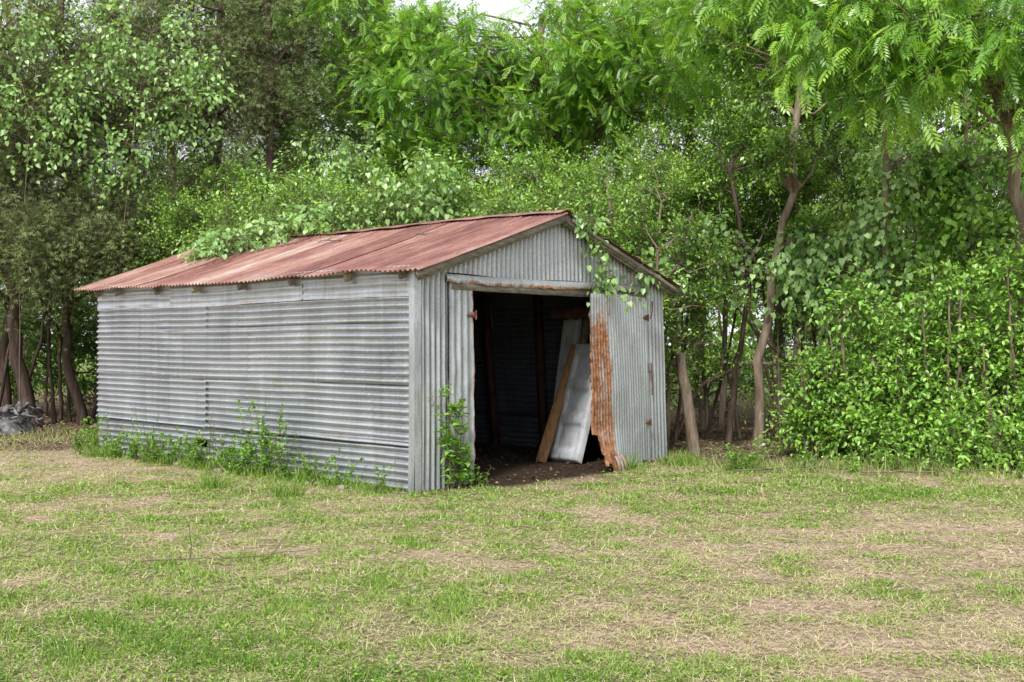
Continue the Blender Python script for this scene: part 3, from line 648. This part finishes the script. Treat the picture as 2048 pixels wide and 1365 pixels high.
tree('sapling_tree','vine covered sapling above the leafy bushes','tree',VT(1940,14.9,0),[([VT(1940,14.9,-.05),VT(1930,14.9,1.5),VT(1945,14.9,3.2),VT(1930,15.2,5)],.045,.02)],
   [(VT(1840,14.8,2.2),(.5,.4,.5),9),(VT(1950,14.7,2.8),(.6,.5,.7),15),(VT(2045,14.5,3.3),(.5,.5,.8),13),(VT(1900,15.2,3.8),(.7,.4,.5),12),(VT(2010,15.0,4.2),(.6,.4,.4),9)],M_bark,M_bush,dict(BUS,tpl=HE,ls=.085,ntw=9,hang=.5,droop=.7,upb=-.1,zmin=1.2))
SG='thin stems in the thicket'; SL='dark slender stem rising through the shaded thicket'
tree('sapling_tree',SL,'tree',VT(1455,16.6,0),[([VT(1455,16.6,-.05),VT(1475,16.6,1.2),VT(1500,16.6,2.4),VT(1460,17.0,4.2)],.05,.025)],[(VT(1470,17.6,4.5),(.9,.5,.7),14)],M_barkC,M_priv,dict(PRIV,zmin=2.5),SG)
tree('sapling_tree',SL,'tree',VT(1640,17.2,0),[([VT(1640,17.2,-.05),VT(1600,17.1,1.0),VT(1485,17.0,2.0),VT(1400,17.1,3.2)],.04,.02)],[(VT(1400,17.8,3.7),(.8,.5,.5),12)],M_bark,M_priv,dict(PRIV,zmin=2.5),SG)
tree('sapling_tree','bent low stem arching across the thicket','tree',VT(1345,17.4,0),[([VT(1345,17.4,-.05),VT(1400,17.0,.9),VT(1500,16.9,1.25),VT(1620,16.9,1.15),VT(1700,16.9,1.5)],.035,.018)],[(VT(1690,17.0,1.7),(.4,.4,.4),6)],M_bark,M_priv,dict(PRIV,zmin=1),SG)
for k,(a_,q,lean) in enumerate(((1350,17.0,60),(1375,17.3,-30),(1410,17.6,150),(1575,17.8,-170),(1650,17.2,-60),(1700,16.8,40),(1620,16.6,120),(1480,18,-100))):
    tree('sapling_tree','thin bare stem in the shaded thicket','tree',VT(a_,q,0),[([VT(a_,q,-.05),VT(a_+lean*.3,q,1.3),VT(a_+lean*.5,q,2.6),VT(a_+lean,q+.5,4)],.028,.012)],[(VT(a_+lean,q+.8,4.1),(.5,.4,.4),6)],M_bark if k%2 else M_barkC,M_priv,dict(PRIV,zmin=2.5),SG)
wlab='tall walnut tree with feathery bright green compound leaves'
WG='walnut trees at the wood edge'
tree('walnut_tree',wlab,'tree',VT(1170,23,0),[([VT(1175,23,-.1),VT(1165,23,4),VT(1150,23,8),VT(1130,23,12)],.2,.09)],
  [(VT(850,22,6.6),(1.5,1.4,1.7),48),(VT(1110,22,6.9),(2.0,1.6,1.6),66),(VT(1310,22,7.2),(1.5,1.6,1.8),50)],M_bark,M_waln,WAL,WG)
tree('walnut_tree',wlab,'tree',VT(760,24,0),[([VT(770,24,-.1),VT(760,24,4),VT(775,24,8),VT(760,24,12)],.18,.09)],
  [(VT(700,23,7.4),(1.8,1.6,2.0),66),(VT(840,22.5,4.8),(1.7,1.4,1.3),44)],M_bark,M_waln,WAL,WG)
tree('walnut_tree',wlab,'tree',VT(1560,20,0),[([VT(1560,20,-.1),VT(1575,20,4),VT(1600,20,8),VT(1620,20,11)],.12,.07)],
  [(VT(1500,18.8,7.2),(1.7,1.2,1.0),44),(VT(1740,18.5,6.6),(1.6,1.4,1.4),50)],M_bark,M_waln,WAL,WG)
tree('walnut_tree','walnut tree with drooping pale green leaves over the lawn','tree',VT(2060,13.8,0),[([VT(2075,13.8,-.1),VT(2050,13.8,2.5),VT(2035,13.8,3.6),VT(1985,13.8,5.3),VT(1930,13.8,7.5)],.10,.05)],
  [(VT(1880,13.2,5.4),(1.7,.8,.7),34),(VT(1600,13.8,6.0),(1.3,.8,.35),15),(VT(2060,12.8,4.7),(.6,.7,.7),11)],M_bark,M_waln,dict(WAL,ls=.25,ntw=9,hang=.5),WG)
for k,(a_,q,zz,rr_,rz,nn_) in enumerate(((40,27,8.0,2.8,2.8,96),(330,28,8.4,2.8,3.0,100),(560,28.5,8.8,2.4,2.8,84),(800,29,8.4,2.2,3.0,80),(1080,28,7.2,2.2,2.4,70),(1240,28,8.0,2.4,2.8,76),(1400,27,7.6,2.0,2.6,60),(1600,26,7.4,2.4,2.8,80),(1850,25,7.0,2.8,2.8,90),(2150,24,6.8,2.6,2.6,74))):
    tree('woodland_tree','tall leafy hardwood tree standing deep in the wood','tree',VT(a_,q,0),[([VT(a_,q,-.1),VT(a_+rng.normal(0,20),q,4),VT(a_+rng.normal(0,30),q,10)],.17,.08)],[(VT(a_,q,zz),(rr_,1.6,rz),nn_)],M_bark,M_priv,BGT,'hardwood trees in the wood')
clab='old red cedar with dark trunk and sparse grey green foliage'
for (px0,px1,d_,r_,cr) in [
   (545,535,21.5,.15,[(VT(540,21.8,7.2),(1.8,1.2,2.2),54),(VT(470,21.5,4.5),(1.2,1.0,1.2),24)]),
   (395,430,22.0,.14,[(VT(380,22.0,6.9),(1.8,1.2,2.2),56),(VT(330,20.8,3.9),(1.3,.9,.9),26)]),
   (300,230,23.0,.14,[(VT(210,22.6,7.0),(2.1,1.3,2.4),60)]),
   (165,110,20.8,.10,[(VT(120,20.8,5.8),(1.7,1.1,2.0),50),(VT(230,19.8,3.7),(1.1,.8,.8),26)]),
   (75,-40,20.5,.14,[(VT(0,20.5,6.0),(1.7,1.1,2.4),52),(VT(60,19.4,3.5),(1.0,.8,.9),26)]),
   (15,60,22.0,.10,[(VT(-90,21,4.5),(1.5,1.2,2.3),32)])]:
    tree('cedar_tree',clab,'tree',VT(px0,d_,0),[([VT(px0,d_,-.1),VT(px0*.8+px1*.2-18,d_,1.2),VT(px0*.6+px1*.4-5,d_,2.5),VT(px0*.3+px1*.7+10,d_,4.8),VT(px1,d_,9.5)],r_,r_*.4)],cr,M_barkC,M_cedar,CED,'cedar trees',limbr=.03)
for a_,q in ((110,0),(140,.4),(185,.2),(30,.6),(260,1.5),(300,1.0),(-10,0),(340,1.8),(120,1)):
    j=rng.normal(0,70,2)
    tree('cedar_tree','thin bare cedar stem with a sparse top','tree',VT(a_,21.2+q,0),[([VT(a_,21.2+q,-.1),VT(a_+j[0]*.5,21.2+q,1.7),VT(a_+j[1],21.2+q,4.2)],.04,.022)],[(VT(a_+j[1],21.2+q,4.0),(.7,.5,.5),6)],M_barkC,M_cedar,CED,'thin cedar stems')
def vine(label,crowns,path,spec=VIN,leafm=M_vine,r=.012,base=None,dm=.35):
    base=base if base is not None else path[0]
    return tree('climbing_vine',label,'vine',base,[(path,r,r*.5)],crowns,M_twig,leafm,spec,'climbing vines',limbr=.006,dm=dm)
VT2=dict(VIN,zmin=3.0,ls=.078,ntw=6,nlf=9,tl=.5,crad=.45,droop=.6,lateral=.09,hang=.4)
vine('pale green vine curtain draped over the cedar crowns',[(VT(250,19.2,6.9),(1.8,.6,.9),22),(VT(190,19.0,5.9),(.7,.4,1.0),11),(VT(390,19.0,6.0),(.6,.4,1.0),12),(VT(300,19.0,5.0),(.8,.4,.5),6)],[VT(230,19.8,0),VT(240,19.4,3),VT(270,19.2,5.5),VT(300,19.2,7)],VT2)
vine('pale green vine hanging in strands from a cedar',[(VT(60,18.8,5.5),(.9,.4,.7),10),(VT(10,18.8,6.9),(.8,.4,.5),10)],[VT(40,19.6,0),VT(40,19.2,3),VT(60,18.9,5.5),VT(10,18.9,7)],VT2)
vine('pale green vine hanging in front of dark cedar branches',[(VT(700,19.6,4.7),(.7,.4,1.0),16),(VT(540,19.8,4.2),(.7,.4,.7),13)],[VT(690,20.5,0),VT(680,20.3,2.5),VT(660,20.1,4.5)],dict(VT2,zmin=2.5))
vine('leafy vine spilling over the shed roof ridge',[(l2w(2.4,4.8,3.2),(.9,.6,.4),28),(l2w(1.5,5.6,2.92),(.7,.6,.22),20),(l2w(3.0,3.2,3.6),(.9,.8,.5),18)],[l2w(5.3,4.6,0),l2w(5.2,4.5,2),l2w(3.5,4.6,3.3),l2w(2.0,5.2,3.1)],dict(VIN,ls=.08,zmin=2.5,crad=.28,tl=.42,droop=.5),dm=.0)
vine('green vine hanging down the gable above the doorway',[(l2w(2.45,-.30,3.02),(.12,.04,.06),3),(l2w(2.72,-.28,2.62),(.05,.03,.28),6),(l2w(2.92,-.30,2.25),(.13,.03,.14),6),(l2w(3.75,-.28,2.38),(.25,.04,.06),3),(l2w(4.75,-.1,2.35),(.2,.15,.15),3)],[l2w(3.2,-.28,3.05),l2w(2.6,-.31,2.93),l2w(2.75,-.30,2.5),l2w(3.0,-.30,2.15)],dict(VIN,crad=.08,ntw=3,nlf=5,tl=.18,ls=.07,zmin=1.8,droop=.5),r=.005,dm=.0)
vine('broad leaved vine filling the gap between slender trunks',[(VT(1420,16.6,3.0),(.5,.3,.3),9),(VT(1640,15.5,2.7),(.8,.4,.4),20),(VT(1290,16.4,2.8),(.3,.3,.2),4)],[VT(1560,16.1,0),VT(1555,16.1,2),VT(1500,16.3,3)],dict(VIN,zmin=1.8,ls=.09))
g=Geo(); P=curve(VT(1393,15.4,-.1),VT(1362,15.4,1.38),10,.008); tube(g,P,np.linspace(.09,.07,10),10,rough=.12)
tube(g,[P[-1],P[-1]+[0,0,.03]],[.07,.002],10)
b_=VT(1393,15.4,0); obj('fence_post',g.mesh('fence_post',M_bark,off=b_,smooth=True),None,loc=b_,label='weathered leaning wooden fence post beside the shed',category='post')
g=Geo(); P=curve(VT(2010,13.15,-.05),VT(1940,13.9,1.6),8,.02); tube(g,P,np.linspace(.07,.055,8),9,rough=.1)
b_=VT(2010,13.15,0); obj('leaning_log',g.mesh('leaning_log',M_bark,off=b_,smooth=True),None,loc=b_,label='grey log buried in the leafy bushes',category='log')
for i in range(9):
    px_=-150+i*290; d_=25.5+rng.normal(0,.7); h=4.8+rng.random()*1.2; b_=np.array([gp(px_,d_),d_,0])
    tree('wild_shrub','broad shadowed shrub deep inside the wood','shrub',b_,[([b_+[0,0,-.05],b_+[.2,0,h*.7]],.06,.02)],[(b_+[0,0,h*.52],(2.3,1.2,h*.5),56)],M_bark,M_priv,dict(PRIV,ls=.10,ntw=12,nlf=13,tl=.55,crad=.5,shade=.1),'shrubs inside the wood')
for px_ in (-130,-20,90,190,300):
    d_=23.6+rng.normal(0,.3); h=2.4+rng.random()*.5; b_=np.array([gp(px_,d_),d_,0])
    tree('wild_shrub','low shadowed shrub under the cedars','shrub',b_,[([b_+[0,0,-.05],b_+[.1,0,h*.7]],.04,.015)],[(b_+[0,0,h*.5],(1.0,.6,h*.5),30)],M_bark,M_priv,dict(PRIV,ls=.085,ntw=11,nlf=13,tl=.45,crad=.4,shade=.15,zmin=.1),'shrubs inside the wood')
g=Geo(); n=80000
x=rng.uniform(-34,34,n); top=8.6+5*(fbm(x*.22+3,x*0+1,3)-.5)+3*(fbm(x*.8,x*0+4,2)-.5); z=rng.random(n)**.8*top
y=40+4*rng.random(n)+5*(fbm(x*.5,z*.5+3,3)-.5)+.25*z
k=fbm(x*1.1+50,z*1.1,3)>.38; x,y,z=x[k],y[k],z[k]; n=len(x)
inst(g,RH,np.stack([x,y,z],-1),runit(n),runit(n)+np.array([0,-.5,.6]),.25+.2*rng.random(n),np.clip(fbm(x*.7,z*.7)+rng.normal(0,.2,n),0,1))
obj('distant_wood',g.mesh('distant_wood',M_far),kind='stuff')

# ---------------------------------------------------------------- weeds round the shed
def weed(label,p,h,ls,tpl,leafm,group,ns=5,spread=.25,nl=14):
    p=np.array(p,float); gt=Geo(); gl=Geo()
    for k in range(ns):
        a_=rng.uniform(0,6.28); hh=h*(.5+.6*rng.random()); q=p+np.array([math.cos(a_)*spread*rng.random(),math.sin(a_)*spread*rng.random(),hh])
        P=curve(p+np.array([rng.normal(0,.04),rng.normal(0,.04),-.02]),q,8,.02*h+.005)
        tube(gt,P,np.linspace(.005,.0018,8),4)
        t=np.sort(rng.uniform(.12,1,nl)); pos=np.stack([np.interp(t,np.linspace(0,1,8),P[:,i]) for i in range(3)],-1)
        pos=np.repeat(pos,2,0); m_=len(pos); ax=runit(m_)*np.array([1,1,.5])+np.array([0,0,.15])
        inst(gl,tpl,pos,ax,np.array([[0,0,1.]])+.4*runit(m_),ls*(.5+.7*rng.random(m_)),np.clip(.25+.55*rng.random(m_),0,1))
    drop_inshed(gl,.02); drop_inshed(gt,.02)
    e=bpy.data.objects.new('weed_plant',None); COL.objects.link(e); e.location=p; e['label']=label; e['category']='weed'; e['group']=group
    obj('stem',gt.mesh('stem',M_twig,off=p),e); obj('foliage',gl.mesh('foliage',leafm,off=p),e)
wl='leafy green weed growing against the shed wall'
for (yy,h,ls,ns) in [(.25,.3,.035,3),(.9,.28,.04,6),(1.35,.36,.04,8),(1.75,.45,.045,8),(2.1,.95,.06,6),(2.3,.8,.06,7),(2.55,.6,.055,8),(2.85,.42,.05,8),(3.1,.36,.045,8),(3.3,.75,.03,3),(3.6,.40,.045,9),(3.9,.40,.045,9),(4.2,.42,.045,9),(4.5,.40,.045,9),(4.8,.38,.045,9),(5.0,.8,.03,3),(5.15,.36,.045,8),(5.5,.36,.04,7),(5.7,.6,.04,4),(6.0,.38,.045,8),(6.3,.5,.045,8),(6.6,.45,.045,8)]:
    weed(wl,l2w(-.24-.12*rng.random(),yy),h,ls,OV,M_bush,'weeds along the shed wall',ns+2,.34,20)
wl2='climbing broad leaved sapling at the shed corner'
weed(wl2,l2w(.30,-.17),1.1,.10,OV,M_bush,'weeds along the shed wall',7,.16,11)
weed(wl2,l2w(.46,-.18),1.0,.10,OV,M_bush,'weeds along the shed wall',7,.16,11)
weed(wl2,l2w(.58,-.19),.5,.09,OV,M_bush,'weeds along the shed wall',5,.16,8)
weed('low broad leaved weed beside the doorway',l2w(.8,-.20),.28,.065,OV,M_bush,'weeds along the shed wall',5,.2,6)
for i in range(24):
    xx=rng.uniform(2.2,7.8); weed('low green weed at the edge of the lawn',(xx,13.6-.2*(xx-2)+rng.normal(0,.2),0),.2+.35*rng.random(),.05,OV,M_bush,'weeds at the lawn edge',7,.3,10)
# ---------------------------------------------------------------- debris, stones, fallen sticks
g=Geo(); b_=np.array(VT(-5,19.0,0))
nu,nv=40,24; uu,vv=np.meshgrid(np.linspace(-1,1,nu),np.linspace(-1,1,nv),indexing='ij')
hh=.36*np.clip(1-uu**2-vv**2,0,1)**.7*(.4+fbm(uu*4+9,vv*4)*1.2)+.07*(fbm(uu*14,vv*14)-.5)-.02
g.add(np.stack([b_[0]+uu*.65,b_[1]+vv*.6,hh],-1).reshape(-1,3),grid(nu,nv))
for k in range(170):
    q=b_+np.array([rng.normal(0,.30),rng.normal(0,.25),.05+.38*rng.random()]); d=runit(1)[0]*np.array([1,1,.7]); 
    beam(g,q-d*.12,q+d*(.05+.2*rng.random()),.02+.07*rng.random(),.01+.02*rng.random(),up=(.1,.2,.9))
obj('debris_pile',g.mesh('debris_pile',M_ash,off=b_),None,loc=b_,label='burnt pile of grey ash and broken boards under cedars',category='debris pile')
def stick(pts,r,label,flat=True):
    g=Geo(); P=np.array(pts,float); t=np.linspace(0,1,len(P)); tt=np.linspace(0,1,14)
    Q=np.stack([np.interp(tt,t,P[:,i]) for i in range(3)],-1); Q+=rng.normal(0,.008,Q.shape)
    if flat: Q[:,2]=np.abs(Q[:,2]-.02)+.02
    tube(g,Q,np.linspace(r,r*.35,14),6)
    for k in (4,7,10):
        d=np.array([rng.normal(0,1),rng.normal(0,.5),.15]); d/=np.linalg.norm(d)
        tube(g,curve(Q[k],Q[k]+d*.3,4,.01),np.linspace(r*.5,.002,4),5)
    obj('fallen_branch',g.mesh('fallen_branch',M_twig,off=P[0]),None,loc=P[0],label=label,category='branch',group='fallen branches')
stick([(-2.55,7.5,.01),(-2.0,7.6,.02),(-1.45,7.9,.01)],.007,'thin dry branch lying on the patchy grass')
stick([(2.6,12.9,.02),(3.4,13.1,.05),(4.3,13.0,.03)],.012,'long dry stick lying at the lawn edge')
stick([(4.1,12.8,.02),(5.0,12.6,.06),(6.0,12.8,.04)],.012,'long dry stick lying at the lawn edge')
for (x0_,y0_,x1_,y1_) in ((1.6,3.2,1.75,3.9),(1.75,4.3,1.35,4.8),(1.5,1.4,1.62,1.75)):
    stick([l2w(x0_,y0_,2.30+.316*x0_+.075+.10*y0_/L*.6),l2w(x1_,y1_,2.30+.316*x1_+.075+.10*y1_/L*.6)],.010,'dry twig lying on the rusty roof',False)
for i in range(36):
    if i<12: p=l2w(-.15-.25*rng.random(),rng.uniform(-.1,5.5)); r=.03+.04*rng.random()
    else: d_=rng.uniform(5,11); p=np.array([rng.uniform(-.4,.45)*d_,d_,0]); r=.010+.014*rng.random()
    p[2]=float(gz(p[0],p[1]))
    th=np.linspace(0,math.pi,7); P=[p+np.array([0,0,-math.cos(a_)*r*.6+r*.25]) for a_ in th]
    g=Geo(); tube(g,P,np.maximum(np.sin(th)*r,.001),8,rough=.2)
    obj('stone',g.mesh('stone',M_stone,off=p),None,loc=p,label='small pale stone lying in the grass',category='stone',group='loose stones on the ground')

# ---------------------------------------------------------------- light
w=bpy.data.worlds.new('World'); sc.world=w; w.use_nodes=True; nt=w.node_tree
bg=nt.nodes['Background']; sky=nt.nodes.new('ShaderNodeTexSky'); sky.sky_type='NISHITA'; sky.sun_disc=False
EL=math.radians(48); AZ=math.radians(198)
sky.sun_elevation=EL; sky.sun_rotation=AZ; sky.dust_density=3; sky.air_density=1
tc=nt.nodes.new('ShaderNodeTexCoord'); no=nt.nodes.new('ShaderNodeTexNoise'); no.inputs['Scale'].default_value=3; no.inputs['Detail'].default_value=6
nt.links.new(tc.outputs['Generated'],no.inputs['Vector'])
mx=nt.nodes.new('ShaderNodeMix'); mx.data_type='RGBA'
rp=nt.nodes.new('ShaderNodeValToRGB'); rp.color_ramp.elements[0].position=.3; rp.color_ramp.elements[0].color=(.7,.7,.7,1); rp.color_ramp.elements[1].position=.6; rp.color_ramp.elements[1].color=(.97,.97,.97,1)
nt.links.new(no.outputs['Fac'],rp.inputs['Fac']); nt.links.new(rp.outputs['Color'],mx.inputs[0])
nt.links.new(sky.outputs['Color'],mx.inputs[6]); mx.inputs[7].default_value=(8.9,9.0,9.5,1)
nt.links.new(mx.outputs[2],bg.inputs['Color']); bg.inputs['Strength'].default_value=.15
sd=bpy.data.lights.new('sun','SUN'); sd.energy=4.2; sd.angle=math.radians(9); sd.color=(1,.97,.91)
so=bpy.data.objects.new('sun',sd); COL.objects.link(so)
dirv=Vector((math.sin(AZ)*math.cos(EL),math.cos(AZ)*math.cos(EL),math.sin(EL)))
so.rotation_euler=dirv.to_track_quat('Z','Y').to_euler()
print('faces',sum(len(m.polygons) for m in bpy.data.meshes))
